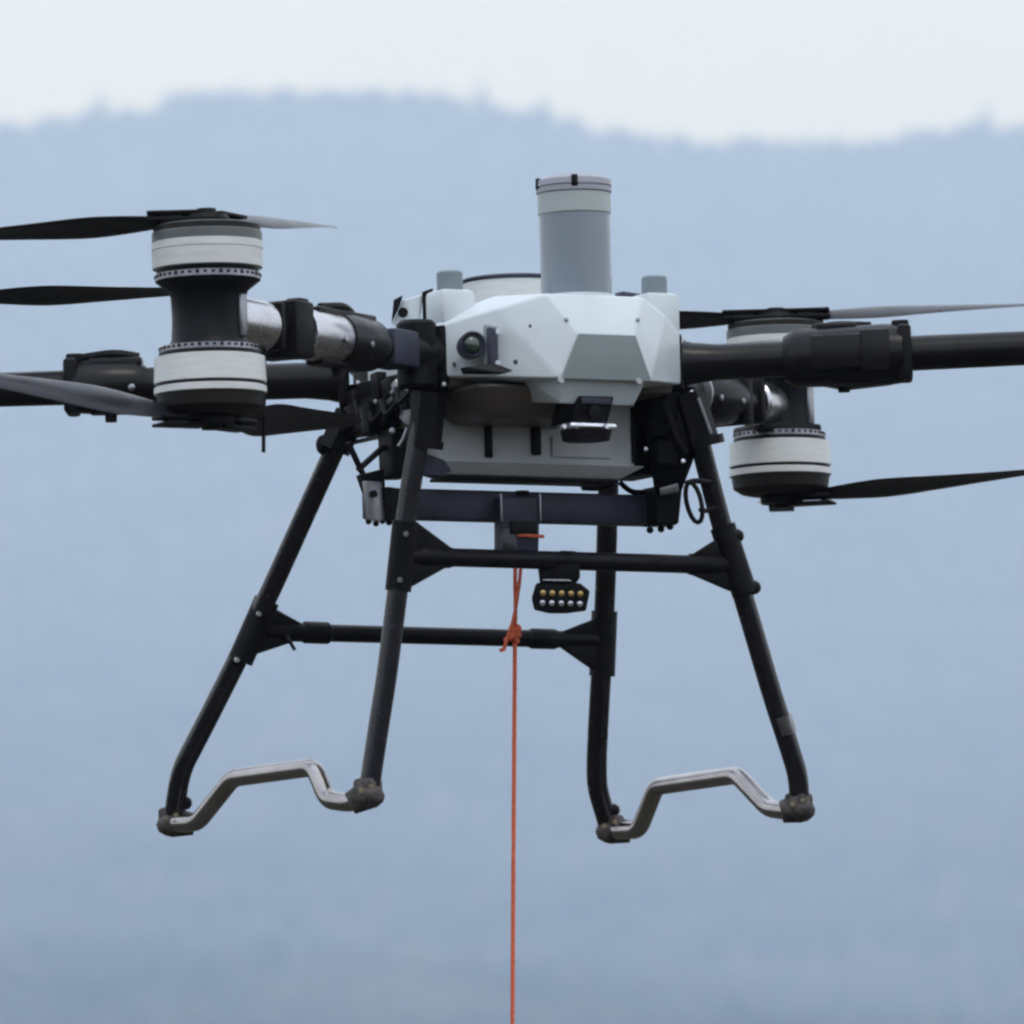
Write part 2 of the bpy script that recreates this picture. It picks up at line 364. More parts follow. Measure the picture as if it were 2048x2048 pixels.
# ---- mast
mc = V(0, .226, 585); mc.x = LY(1153, 585, .226).x; ztop = LY(1153, 352, .226).z
h = ztop - mc.z; r = .0605
mast = MB().lathe([(-.02, r), (h * .665, r)], mc).build('antenna_mast', 'mast', drone)
MB().lathe([(h * .665, r + .0008), (h * .67, r + .002), (h * .84, r + .002), (h * .845, r)], mc).build('mast_sleeve', 'mast_lt', mast)
cap = MB().lathe([(h * .845, r + .001), (h * .85, r + .004), (h * .885, r + .004), (h * .89, r + .002), (h * .90, r + .002), (h * .905, r + .0045), (h * .955, r + .003), (h * .99, r * .86), (h, r * .62)], mc).build('mast_cap', 'mast_cap', mast)
for a in (-118, -8, 80, 165):
    b = MB()
    c, s = math.cos(R(a)), math.sin(R(a)); rot = Matrix.Rotation(R(a), 3, 'Z')
    b.box(mc + Vector((c * (r + .002), s * (r + .002), h * .925)), (.008, .011, .020), rot, .002)
    b.build('cap_clip', 'plastic', mast)
MB().lathe([(0, r + .006), (.006, r + .006), (.008, r + .001)], (mc.x, mc.y, zA - .001)).build('mast_collar', 'white', mast)
# ---- two antenna posts at the shoulders
for px, sgn, py0, py1, py2 in ((900, -1, 543, 582, 652), (1309, 1, 553, 589, 672)):
    p = LY(px, py1, .15); z0 = LY(px, py2, .15).z; zk = LY(px, py0, .15).z
    w = .066
    bx = MB().box((p.x, p.y, (p.z + z0) / 2), (w, w, p.z - z0), None, .009).build('post_base', 'white', drone)
    MB().lathe([(-.003, .0225), (zk - p.z - .003, .0222), (zk - p.z, .02)], p).build('antenna_post', 'post', bx)
# ---- rear top dome and small lug behind the mast
p = V(.09, -.12, 590); p.x = LY(1027, 590, -.12).x; zt_ = LY(1027, 556, -.12).z
dome = MB().lathe([(-.03, .088), (zt_ - p.z - .010, .088)], p).build('rear_dome', 'can', drone)
MB().lathe([(zt_ - p.z - .010, .089), (zt_ - p.z - .005, .092), (zt_ - p.z - .002, .088), (zt_ - p.z, .06)], p).build('dome_rim', 'steelblue', dome)
p = LY(1258, 589, -.02); MB().box(p - Vector((0, 0, .006)), (.045, .03, .016), Matrix.Rotation(R(6), 3, 'Y'), .004).build('top_latch', 'steelblue', drone)
# ---- rear-left hinge bracket (pale lever seen over the front arm)
b = MB(); dd = -.02
poly = [LD(806, 600, dd), LD(846, 588, dd), LD(838, 656, dd), LD(784, 652, dd)]
lever = b.prism(poly, ray(820, 620), .03, .004).build('hinge_lever', 'white', drone)
MB().prism([LD(787, 600, dd), LD(806, 590, dd), LD(800, 612, dd), LD(783, 648, dd)], ray(820, 620), .05).build('lever_edge', 'plastic', lever)
MB().prism([LD(844, 584, dd), LD(866, 576, dd), LD(862, 660, dd), LD(846, 660, dd)], ray(820, 620), .05).build('lever_edge', 'plastic', lever)
MB().lathe([(0, .009), (.006, .009)], LD(806, 625, dd - .02), -ray(800, 620), 12).build('lever_slot', 'plastic', lever)
# ---- round green lamp in a bracket on the left facet
c = LY(944, 690, .255)
MB().box(LY(985, 695, .252), (.052, .012, .074), Matrix.Rotation(R(36), 3, 'Z'), .004).build('lamp_plate', 'panel', drone)
lamp = MB().lathe([(-.03, .022), (0, .023), (.010, .023), (.012, .020), (.006, .017)], c, (-.35, -1, 0)).build('side_lamp', 'steelblue', drone)
MB().sphere(c + Vector((-.002, -.006, 0)), .0165, (1, .6, 1)).build('lamp_lens', 'lens', lamp)
MB().box(LY(984, 695, .262), (.03, .012, .066), Matrix.Rotation(R(38), 3, 'Z'), .003).build('lamp_bracket', 'steelblue', lamp)
for px, py in ((997, 664), (996, 727)):
    MB().lathe([(0, .0065), (.005, .005)], LY(px, py, .277), (-.5, -1, 0), 14).build('screw', 'silver', lamp)
MB().prism([LY(925, 735, .27), LY(985, 728, .285), LY(1022, 742, .30), LY(1005, 748, .30), LY(930, 748, .27)], (0, 1, 0), .02).build('lamp_cable_clip', 'plastic', lamp)
# ---- belly pan and battery
b = MB(); zt1 = V(0, .24, 772).z; z1 = V(0, .24, 836).z
b.hull([Vector((x, y, zt1)) for x in (-.21, .10) for y in (-.25, .22)] + [Vector((x, y, z1)) for x in (-.17, .06) for y in (-.19, .18)], .02)
b.box((0, -.01, zb - .004), (.44, .34, .03), None, .01)
b.build('belly_pan', 'belly', drone)
zt1 = V(0, .08, 805).z + .05; z1 = V(-.187, .08, 924).z
bat = MB().hull([Vector((x, y, zt1)) for x in (-.192, .20) for y in (-.08, .05)] + [Vector((x, y, z1)) for x in (-.186, .195) for y in (-.08, .05)], .006).build('battery', 'battery', drone)
for px, w_, t0, t1 in ((976, .013, 836, 915), (1071, .017, 830, 910)):
    p0, p1 = LY(px, t0, .082), LY(px, t1, .082)
    MB().box((p0 + p1) / 2, (w_, .012, p0.z - p1.z), None, .002).build('battery_slot', 'plastic', bat)
p0, p1 = LY(1266, 815, .082), LY(1266, 926, .082)
MB().box((p0 + p1) / 2, (.006, .012, p0.z - p1.z), None, .001).build('battery_slot', 'plastic', bat)
MB().box((.245, .02, (zt1 + z1) / 2 - .006), (.075, .12, zt1 - z1), None, .004).build('battery_end_housing', 'plastic', bat)
a_, c_ = LY(868, 922, .09), LY(898, 940, .09)
MB().hull([Vector((x, y, z1 + .002)) for x in (-.20, .21) for y in (-.092, .05)] + [Vector((x, y, z1 - .020)) for x in (-.165, .17) for y in (-.07, .0)], .003).build('battery_tray', 'battery', drone)
MB().box((0.0, -.035, z1 - .0235), (.33, .075, .006), None, .002).build('tray_plate', 'plastic', drone)
MB().hull([LY(848, 905, .12), LY(890, 920, .12), LY(905, 942, .12), LY(880, 952, .12), LY(848, 950, .12)] + [p + Vector((0, .02, 0)) for p in [LY(848, 905, .12), LY(890, 920, .12), LY(905, 942, .12), LY(880, 952, .12), LY(848, 950, .12)]], .003).build('tray_latch', 'steelblue', drone)
MB().box(LY(1162, 895, .083) , (.115, .004, .036), None, .0015).build('battery_plate', 'battery', bat)
# ---- forward camera under the chin
c = LY(1188, 812, .285)
pod = MB().hull([LY(1160, 791, .31), LY(1229, 793, .31), LY(1216, 847, .30), LY(1145, 843, .30)] + [p + Vector((0, .08, 0)) for p in (LY(1160, 791, .31), LY(1229, 793, .31), LY(1216, 847, .30), LY(1145, 843, .30))], .004).build('camera_pod', 'plastic', drone)
MB().box(LY(1192, 802, .311), (.058, .004, .011), None, .001).build('pod_brow', 'steelblue', pod)
MB().lathe([(0, .013), (.008, .012), (.009, .008)], LY(1186, 825, .305), (0, -1, -.1), 24).build('pod_lens', 'plastic', pod)
p = LY(1174, 855, .29); MB().box(p, (.092, .05, .012), None, .005).build('pod_lip', 'silver', pod)
p = LY(1172, 870, .285); MB().lathe([(-.010, .040), (.006, .044), (.010, .040)], p).build('sensor_disc', 'plastic', pod)
for px in (1127, 1212): MB().lathe([(0, .005), (.004, .004)], LY(px, 853, .317), (0, -1, 0), 12).build('screw', 'silver', pod)
# ---- side frames carrying the legs
def screws(parent, lst, r=.0055, m='silver'):
    for p in lst: MB().lathe([(-.004, r), (.003, r), (.0045, r * .6)], p, -Vector((.48, .87, -.1)), 12).build('screw', m, parent)
for s in (-1, 1):
    y0 = V(s * .235, 0, 752).z; y1 = V(s * .235, 0, 868).z; zc = (y0 + y1) / 2; hh = y0 - y1
    fr = MB()
    fr.box((s * .232, 0, zc + hh * .28), (.04, .33, hh * .42), None, .006)
    fr.box((s * .236, .07, zc - hh * .1), (.035, .15, hh * .6), None, .006)
    fr.box((s * .232, -.09, zc - hh * .05), (.03, .12, hh * .62), Matrix.Rotation(R(12), 3, 'X'), .004)
    for k in range(9):
        fr.box((s * (.25 + .012 * random.random()), -.13 + .033 * k, zc + hh * random.uniform(-.25, .35)), (.022, .026, .03 + .03 * random.random()), Matrix.Rotation(random.uniform(-.5, .5), 3, 'X'), .003)
    for k in range(6):
        yk = -.12 + .05 * k; zk = zc + hh * random.uniform(-.3, .3)
        fr.tube([(s * .262, yk, zk), (s * .27, yk + .03, zk - .02), (s * .262, yk + .055, zk + .01)], .0045, 8, bend=.01)
    f_o = fr.build('side_frame', 'plastic', drone)
    MB().box((s * .258, -.035, zc + hh * .12), (.006, .07, .03), Matrix.Rotation(R(-20), 3, 'X'), .002).build('frame_plate', 'collar', f_o)
    MB().box((s * .256, -.10, zc - hh * .18), (.005, .05, .055), Matrix.Rotation(R(28), 3, 'X'), .002).build('frame_plate', 'alloy' if s < 0 else 'plastic', f_o)
    if s < 0:
        screws(f_o, [LX(705, 745, -.27), LX(716, 766, -.27), LX(785, 786, -.27), LX(752, 804, -.272), LX(822, 772, -.265), LX(846, 770, -.255), LX(888, 769, -.25)], .0042, 'alloy')
        screws(f_o, [LX(785, 862, -.27)], .0055, 'alloy')
        tb = MB().tube([LD(668, 870, .06), LD(772, 852, -.09)], .0125, 16).build('brace_tube', 'olive', f_o)
        MB().tube([LD(690, 889, .05), LD(760, 873, -.08)], .004, 10).build('brace_edge', 'alloy', f_o)
        MB().tube([LD(815, 856, -.2), LD(806, 880, -.2), LD(797, 893, -.2)], .0035, 8, bend=.01).build('brace_edge', 'alloy', f_o)
    else:
        screws(f_o, [LX(1368, 782, .27), LX(1384, 784, .27), LX(1292, 898, .22), LX(1366, 922, .26), LX(1300, 760, .26)], .0048)
        b = MB()
        for i, (x0, y0_, x1, y1_) in enumerate(((1300, 790, 1345, 870), (1310, 880, 1350, 930), (1330, 800, 1372, 900))):
            b.prism([LD(x0, y0_, .02), LD(x1, y0_, .02), LD(x1 + 6, y1_, .02), LD(x0 + 4, y1_, .02)], ray(x0, y0_), .07, .006)
        b.hull([LD(1290, 772, .02), LD(1392, 772, .02), LD(1402, 860, .02), LD(1385, 925, .02), LD(1362, 985, .04), LD(1310, 990, .04), LD(1296, 900, .02)] + [LD(1290, 772, .1), LD(1392, 772, .1), LD(1402, 860, .1), LD(1385, 925, .1), LD(1362, 975, .1), LD(1310, 985, .1), LD(1296, 900, .1)], .006)
        b.tube([LD(1325, 800, -.03), LD(1345, 850, -.03), LD(1352, 880, -.03), LD(1372, 905, -.02)], .006, 8, bend=.02)
        b.build('winch_gearbox', 'plastic', f_o)
        b = MB().prism([LD(1318, 975, .02), LD(1356, 965, .02), LD(1358, 985, .02), LD(1320, 992, .02)], ray(1330, 980), .04, .004); b.build('frame_plate', 'collar', f_o)

# ---- arms
ALPHA = 59
def arm(kind, ang, root_z, dihed, joint, collar, root_r=.285, label=None, ringed=True, flip=False, fat=1.0):
    d = Vector((math.sin(R(ang)), -math.cos(R(ang)), math.tan(R(dihed)))).normalized()
    o0 = Vector((0, 0, root_z)); P = lambda r_: o0 + d * r_
    side, up, _ = basis(d)
    rot = Matrix((d, -side if False else Z.cross(d).normalized(), d.cross(Z.cross(d)).normalized())).transposed()
    j0, j1 = joint
    a = MB()
    a.tube([P(root_r), P(root_r + .03), P(root_r + .07), P(j0 - .03), P(j1), P(.95)], [.044, .036, .0315, .0315, .0305, .0295], 28)
    ao = a.build('arm', 'arm', drone, label=label)
    MB().box(P(root_r + .004), (.016, .085, .098), rot, .006).build('root_flange', 'plastic', ao)
    kn = P(root_r + .035)
    if flip: MB().lathe([(-.058, .030), (-.054, .034), (.05, .034), (.056, .028)], kn).build('hinge_knuckle', 'plastic', ao)
    jm = (j0 + j1) / 2; jl = j1 - j0
    j = MB()
    if flip:
        MB().box(P(.405), (.085, .066, .062), rot, .006).build('hinge_link', 'steelblue', ao)
        MB().tube([P(j1 - .125), P(j1 - .115), P(j1 - .01), P(j1)], [.040, .043, .043, .040], 30).build('bright_sleeve', 'sleeve', ao)
        j1s = j1 - .12
    else: j1s = j1
    j.tube([P(j0), P(j0 + .02), P(j1s - .03), P(j1s)], [.034 * fat, .0445 * fat, .0475 * fat, .045 * fat], 28)
    j.box(P(jm) + rot @ Vector((-.01, 0, .040)), (jl * .75, .04, .018), rot, .005)
    j.box(P(jm) + rot @ Vector((0, 0, -.040)), (jl * .6, .036, .018), rot, .006)
    if fat > 1.05:
        for ss in (-1, 1):
            j.box(P(jm + .01) + rot @ Vector((0, ss * .048, .004)), (jl * .62, .016, .058), rot, .004)
            j.box(P(jm + .055) + rot @ Vector((0, ss * .053, .004)), (.05, .014, .07), rot, .003)
        j.hull([P(j0 + .01) + rot @ Vector((0, y_, -.036)) for y_ in (-.018, .018)] + [P(jm + .0) + rot @ Vector((0, y_, -.058)) for y_ in (-.02, .02)] + [P(j1 - .02) + rot @ Vector((0, y_, -.052)) for y_ in (-.02, .02)] + [P(j1) + rot @ Vector((0, y_, -.03)) for y_ in (-.02, .02)], .003)
        j.box(P(jm - .01) + rot @ Vector((0, 0, .052)), (.07, .03, .012), rot, .003)
    jo = j.build('folding_joint', 'arm', ao)
    if ringed: MB().tube([P((j1 + .004) if flip else j0 - .003), P((j1 + .010) if flip else j0 + .003)], .0455, 28).build('joint_ring', 'alloy' if not flip else 'silver', ao)
    fl = MB(); fl.box(P(j1 + (.045 if flip else .004)), (.06 if flip else .024, .088, .094), rot, .006); fl.box(P(j1 - .002) + rot @ Vector((0, 0, .050)), (.03, .03, .016), rot, .004)
    fl.build('joint_flange', 'plastic', ao)
    MB().lathe([(-.062, .010), (-.045, .011), (-.03, .011)], P(jm)).build('locking_knob', 'plastic', ao)
    b = MB(); b.tube([P(jm - .05) + rot @ Vector((0, .0, .049)), P(jm - .01) + rot @ Vector((0, .01, .056)), P(jm + .05) + rot @ Vector((0, 0, .05))], .008, 10, bend=.02)
    b.build('joint_latch', 'plastic', ao)
    for k in (-.04, .04):
        for ss in (-1, 1):
            MB().lathe([(0, .006), (.004, .006), (.005, .004)], P(jm + k) + rot @ Vector((0, ss * .044, -.008)), rot @ Vector((0, ss, 0)), 12).build('joint_bolt', 'collar', ao)
    c0, c1 = collar
    MB().tube([P(c0), P(c0 + .006), P(c1 - .006), P(c1)], [.038, .043, .043, .040], 28).build('mount_collar', 'sleeve', ao)
    MB().box(P(c0 - .012), (.016, .074, .08), rot, .005).build('collar_flange', 'plastic', ao)
    return ao, P(.99)
fr_arm, HFR = arm('FR', ALPHA, -.007, .9, (.47, .675), (.935, .965), label='long front right arm', ringed=False, fat=1.13)
fl_arm, HFL = arm('FL', -ALPHA, -.004, .2, (.46, .71), (.825, .945), label='front arm reaching towards the viewer', flip=True)
rr_arm, HRR = arm('RR', 180 - ALPHA, .0, .5, (.64, .78), (.86, .945), label='rear arm reaching away to the right')
rl_arm, HRL = arm('RL', 180 + ALPHA, -.012, 0, (.63, .755), (.935, .965), label='rear left arm', ringed=False)
print('hubs', [tuple(round(c) for c in proj(h)) for h in (HFL, HFR, HRR, HRL)])
HRR = HRR * .978

# ---- motors and propellers
def motor_pair(hub, label):
    mt = MB().lathe([(-.048, .070), (-.044, .066), (-.036, .062), (.0, .0600), (.034, .062), (.044, .066), (.055, .080), (.060, .0865), (.0615, .0865)]).build('motor_mount', 'mount', drone, loc=hub)
    MB().box((.036, -.05, -.0), (.018, .012, .07), Matrix.Rotation(R(30), 3, 'Z'), .004).build('mount_highlight', 'collar', mt)  # pale alloy strip standing in for a highlight on the black mount
    up = MB().lathe([(.0795, .084), (.081, .0905), (.1085, .0915), (.1095, .0895), (.1105, .0895), (.1115, .0915), (.123, .0915), (.124, .090)], seg=56).build('motor', 'can', drone, loc=hub)
    ring(up, .0615, .0715, .0865)
    MB().lathe([(.0715, .083), (.0795, .084)]).build('air_gap', 'plastic', up)
    MB().lathe([(.124, .0905), (.139, .0905), (.1405, .089)], seg=56).build('grey_band', 'can_grey', up)
    MB().lathe([(.1405, .088), (.150, .088), (.153, .080)]).build('end_cap', 'cap', up)
    lo = MB().lathe([(-.064, .084), (-.066, .0905), (-.108, .0925), (-.109, .091)], seg=56).build('motor', 'can', drone, loc=hub)
    ring(lo, -.057, -.048, .082)
    MB().lathe([(-.064, .084), (-.057, .083)]).build('air_gap', 'plastic', lo)
    MB().lathe([(-.114, .0905), (-.1135, .088), (-.1085, .088)]).build('dark_groove', 'plastic', lo)
    MB().lathe([(-.1265, .0905), (-.1255, .0925), (-.115, .0925), (-.114, .0905)], seg=56).build('light_band', 'can', lo)
    MB().lathe([(-.160, .060), (-.157, .072), (-.148, .086), (-.1265, .089)]).build('end_cap', 'cap', lo)
    if label: mt['label'] = label
    return mt
def ring(parent, w0, w1, r):
    b = MB().lathe([(w0, r), (w1, r)], seg=56); b.build('fin_ring', 'alloy', parent)
    b = MB()
    for k in range(42):
        a = 2 * math.pi * k / 42; b.box((math.cos(a) * r, math.sin(a) * r, (w0 + w1) / 2 + .001), (.0032, .0055, abs(w1 - w0) * (.42 if k % 3 else .6)), Matrix.Rotation(a, 3, 'Z'), .0005)
    b.build('ring_vents', 'plastic', parent)
def propeller(hub, w, blades, hand, low, flat=None):
    zz = hub + Vector((0, 0, w))
    hb = MB(); s = -1 if low else 1
    hb.lathe([(-.010, .036), (.0, .038), (.008, .034)] if True else [])
    hb.lathe([(s * .006, .018), (s * .018, .016)] if s > 0 else [(-.018, .016), (-.006, .018)])
    for psi, cone, ln in blades:
        a = R(psi) - YAW
        hb.box((math.cos(a) * .055, math.sin(a) * .055, 0), (.085, .05, .008), Matrix.Rotation(a, 3, 'Z'), .003)
        hb.box((math.cos(a) * .055, math.sin(a) * .055, .012 * s), (.085, .046, .006), Matrix.Rotation(a, 3, 'Z'), .002)
        for q_ in (.035, .08): hb.lathe([(-.012, .006), (.016, .006)], (math.cos(a) * q_, math.sin(a) * q_, 0), Z, 10)
    ho = hb.build('propeller', 'plastic', drone, loc=zz)
    for psi, cone, ln in blades:
        a = R(psi) - YAW; bm = bmesh.new(); N = 26; rings = []
        for i in range(N):
            t = i / (N - 1); rad = .075 + (ln - .075) * t
            ch = .034 + .044 * math.sin(min(1, t * 2.6) * math.pi / 2) - .052 * max(0, t - .25) / .75 - .024 * max(0, (t - .93) / .07) ** 2
            ch = max(ch, .006)
            th = max(.0016, .0075 * (1 - t) ** .8 * .9 + .0016); tw = R((27 - 19 * t) if flat is None else flat - 8 * t) * hand
            sweep = -.012 * math.sin(t * math.pi) * hand
            ring_ = []
            for k in range(14):
                q_ = 2 * math.pi * k / 14; cx = math.cos(q_) * .5; x = cx * ch
                y = math.sin(q_) * th * .5 * (1 + .6 * cx) + .10 * ch * (1 - (2 * cx) ** 2) * .5
                ring_.append(bm.verts.new((rad, x * math.cos(tw) - y * math.sin(tw) + sweep, x * math.sin(tw) + y * math.cos(tw) + rad * math.tan(R(cone)) + .03 * t * t * 0)))
            rings.append(ring_)
        for p, q_ in zip(rings, rings[1:]):
            for k in range(14): bm.faces.new((p[k], p[(k + 1) % 14], q_[(k + 1) % 14], q_[k]))
        bm.faces.new(rings[0][::-1]); bm.faces.new(rings[-1])
        bm.transform(Matrix.Rotation(a, 4, 'Z')); m_ = MB(); m_.bm.free(); m_.bm = bm; m_.build('blade', 'blade', ho, sharp=60)
    return ho
motor_pair(HFL, 'front motor mount nearest the viewer'); motor_pair(HFR, None); motor_pair(HRR, None); motor_pair(HRL, None)
PU, PL = .162, -.166
propeller(HFL, PU, [(180, -2.2, .52), (62, 3.9, .44)], 1, False)
propeller(HFL, PL, [(208, 7.4, .52), (56, 3.6, .43)], -1, True, 46)
propeller(HRR, PU, [(180, .5, .52), (-3, 1.0, .52)], 1, False)
propeller(HRR, PL, [(-16, 3.0, .52), (88, 7.5, .36)], -1, True)
propeller(HRL, PU, [(2, .5, .52), (178, .5, .52)], -1, False)
propeller(HRL, PL, [(85, 1, .52), (265, 1, .52)], -1, True)
propeller(HFR, PU, [(80, 1, .52), (-60, 1, .52)], -1, False)
propeller(HFR, PL, [(75, 1, .52), (-40, 1, .52)], 1, True)
# rods
MB().tube([LD(529, 690, -.74), LD(527, 905, -.74)], .0033, 10).build('rod_antenna', 'plastic', fl_arm)
b = MB().tube([LD(1614, 752, .86), LD(1613, 862, .86)], .0048, 12); b.lathe([(0, .010), (.012, .008)], LD(1613, 868, .86)); b.build('mount_strut', 'plastic', rr_arm)
MB().box(HRR + Vector((-.01, -.01, -.044)), (.125, .11, .018), None, .006).build('mount_base', 'plastic', rr_arm)

# ---- landing gear
legs = {}
def leg(name, pts, dd, rad, sleeve, foot, label):
    n = len(pts); P = [LD(x, y, dd[0] + (dd[1] - dd[0]) * (y - pts[0][1]) / (pts[-1][1] - pts[0][1])) for x, y in pts]
    lo = MB().tube(P, rad, 24, bend=.05).build('leg', 'legtube', drone, label=label)
    (s0, s1, w) = sleeve
    MB().tube([LD(*s0, dd[0]), LD(*s1, dd[0])], w, 6, cap=True).build('leg_socket', 'plastic', lo)
    legs[name] = lo; return lo, P
RAD = .0178
lA, PA = leg('A', [(700, 832), (662, 914), (547, 1169), (479, 1311), (410, 1448), (362, 1540), (352, 1600), (347, 1640)], (.0, .28), RAD, ((702, 828), (668, 900), .029), None, 'rear left leg raked outwards')
lB, PB = leg('B', [(856, 790), (833, 905), (817, 998), (799, 1150), (774, 1349), (758, 1448), (743, 1545), (738, 1588)], (-.26, -.30), RAD, ((860, 784), (848, 892), .029), None, 'front left leg')
lC, PC = leg('C', [(1221, 880), (1217, 952), (1211, 1169), (1205, 1305), (1199, 1398), (1193, 1523), (1194, 1575), (1214, 1640)], (.26, .70), RAD * 1.03, ((1222, 880), (1220, 915), .026), None, 'rear right leg, almost upright')
lD, PD = leg('D', [(1378, 795), (1413, 936), (1450, 1076), (1488, 1197), (1547, 1398), (1578, 1492), (1596, 1550), (1599, 1600)], (0, .12), RAD, ((1374, 786), (1405, 890), .031), None, 'front right leg leaning out to the right')
# bright edge on the right socket and small clamp steps
MB().tube([LD(1396, 796, -.03), LD(1421, 866, -.03)], .0035, 8).build('socket_edge', 'alloy', lD)
MB().tube([LD(1408, 874, 0), LD(1412, 892, 0)], .0335, 20).build('socket_lip', 'plastic', lD)
MB().tube([LD(851, 880, -.26), LD(849, 896, -.26)], .0315, 6).build('socket_lip', 'plastic', lB)
MB().sphere(LD(645, 890, .0), .012, (1, 1, 1.5)).build('socket_knob', 'plastic', lA)
MB().tube([LD(1566, 1432, .085), LD(1578, 1466, .09)], .0150, 20).build('scuffed_band', 'collar', lD)
def ycl(lo, d, pts, rad=.0225):                       # T sleeve round a leg
    return MB().tube([LD(x, y, d) for x, y in pts], rad, 20).build('tee_sleeve', 'plastic', lo)
dB, dD, dA, dC = -.275, .04, .14, .47
ycl(lB, dB, [(811, 1042), (796, 1182)]); ycl(lD, dD, [(1445, 1052), (1490, 1188)])
ycl(lA, dA, [(534, 1200), (480, 1322)]); ycl(lC, dC, [(1209, 1222), (1204, 1352)], .0232)
for lo, d, lst in ((lB, dB, ((815, 1055), (797, 1172))), (lD, dD, ((1472, 1072), (1506, 1175))), (lA, dA, ((520, 1222), (476, 1318))), (lC, dC, ((1216, 1238), (1206, 1338)))):
    for x, y in lst:
        MB().sphere(LD(x, y, d), .0145, (1, 1, .9)).build('sleeve_clamp', 'plastic', lo)
for x, y in ((518, 1228), (474, 1320)): MB().lathe([(0, .005), (.003, .004)], LD(x, y, dA - .03), -ray(x, y), 10).build('screw', 'silver', lA)
for x, y in ((812, 1068), (800, 1160)): MB().lathe([(0, .005), (.003, .004)], LD(x, y, dB - .026), -ray(x, y), 10).build('screw', 'alloy', lB)
# cross bars
def bar(x0, y0, d0, x1, y1, d1, rad, sl, gus):
    f = lambda x, y: LD(x, y, d0 + (d1 - d0) * (x - x0) / (x1 - x0))
    g = lambda x: y0 + (y1 - y0) * (x - x0) / (x1 - x0)
    bo = MB().tube([f(x0, y0), f(x1, y1)], rad, 22).build('cross_bar', 'carbon', drone)
    for a, c_, k in sl:
        MB().tube([f(a, g(a)), f(a + (c_ - a) * .1, g(a)), f(a + (c_ - a) * .9, g(c_)), f(c_, g(c_))], [rad * 1.02, rad * k, rad * k, rad * 1.02], 20).build('end_sleeve', 'plastic', bo)
    for tri in gus:
        pp = [f(x, y) for x, y in tri]
        MB().prism(pp, ray(*tri[0]), .026, .006).build('gusset', 'plastic', bo)
    return bo
bU = bar(806, 1112, dB, 1462, 1131, dD, .0158, [(836, 905, 1.18), (1375, 1440, 1.2), (1120, 1150, 1.1)],
         [[(826, 1040), (839, 1048), (873, 1095), (905, 1097), (830, 1110)], [(905, 1128), (872, 1138), (812, 1180), (806, 1125)],
          [(1432, 1078), (1404, 1108), (1378, 1112), (1450, 1125)], [(1378, 1148), (1412, 1151), (1462, 1184), (1480, 1180), (1466, 1130)]])
bL = bar(505, 1262, dA, 1210, 1281, dC, .0152, [(572, 608, 1.1), (604, 660, 1.28), (1058, 1114, 1.2)],
         [[(548, 1216), (577, 1243), (610, 1250), (520, 1262)], [(590, 1283), (553, 1284), (496, 1314), (500, 1265)],
          [(1192, 1236), (1143, 1260), (1120, 1264), (1205, 1280)], [(1118, 1294), (1136, 1297), (1184, 1340), (1208, 1346), (1208, 1280)]])
MB().tube([LD(574, 1272, .14), LD(580, 1284, .13), LD(589, 1299, .14)], .0032, 8).build('cable_tie', 'plastic', bL)
# skids
def skid(pts, d0, d1):
    x0, x1 = pts[0][0], pts[-1][0]
    P = [LD(x, y, d0 + (d1 - d0) * (x - x0) / (x1 - x0)) for x, y in pts]
    return MB().tube(P, [.0158] * len(fillet(P, .03)) if False else .0158, 22, bend=.02).build('skid', 'skid', drone)
skL = skid([(342, 1648), (395, 1645), (466, 1556), (628, 1534), (655, 1600), (700, 1606), (738, 1592)], .28, -.30)
skR = skid([(1222, 1662), (1278, 1660), (1312, 1573), (1474, 1550), (1537, 1617), (1590, 1624)], .70, .12)
# foot joints
def foot(lo, x, y, d, tail, sc=1.0):
    b = MB(); p = LD(x, y, d); q_ = LD(*tail, d)
    b.tube([p + Vector((0, 0, .012)), p - Vector((0, 0, .004)), p - Vector((0, 0, .017))], [.020 * sc, .0285 * sc, .022 * sc], 18)
    b.tube([p - Vector((0, 0, .002)), q_], [.026 * sc, .0195 * sc], 18)
    b.sphere(p - Vector((0, 0, .006)), .029 * sc, (1, 1, .75))
    b.box(p + Vector((0, 0, .012)), (.040, .040, .026), Matrix.Rotation(.5, 3, 'Z'), .008)
    fo = b.build('foot', 'foot', lo)
    for k, (dx, dy) in enumerate(((-13, -5), (7, -13))):
        MB().lathe([(0, .0045), (.003, .0035)], LD(x + dx, y + dy, d - .031), -ray(x, y), 12).build('foot_bolt', 'bolt', fo)
    return fo
foot(lA, 345, 1643, .28, (388, 1648)); foot(lB, 736, 1586, -.30, (700, 1608)); foot(lC, 1222, 1657, .70, (1262, 1664)); foot(lD, 1598, 1614, .12, (1562, 1624))
MB().sphere(LD(372, 1606, .27), .011, (1, 1, 1.1)).build('foot_lug', 'plastic', lA)
MB().sphere(LD(1226, 1620, .69), .012, (1.1, 1, 1)).build('foot_lug', 'plastic', lC)

# ---- winch beam, winch and plug
zc = LY(1000, 1015, 0)
p0, p1 = LY(735, 1009, 0), LY(1342, 1021, 0); zm = (p0.z + p1.z) / 2
beam = MB().box(((p0.x + p1.x) / 2, 0, zm), (p1.x - p0.x, .045, .0515), None, .004).build('winch_beam', 'steelblue', drone)
pl = MB().prism([LY(727, 962, .03), LY(760, 964, .03), LY(768, 1042, .03), LY(737, 1042, .03)], (0, 1, 0), .012, .002).build('end_plate', 'alloy', beam)
MB().lathe([(0, .0065), (.003, .0065)], LY(747, 988, .039), (0, -1, 0), 12).build('plate_hole', 'plastic', pl)
b = MB().prism([LY(764, 975, .03), LY(800, 980, .03), LY(800, 1042, .03), LY(768, 1042, .03)], (0, 1, 0), .04, .003)
for x, y in ((737, 1043), (752, 1047), (765, 1042), (778, 1045), (790, 1041)): b.sphere(LY(x, y, .03), .0055)
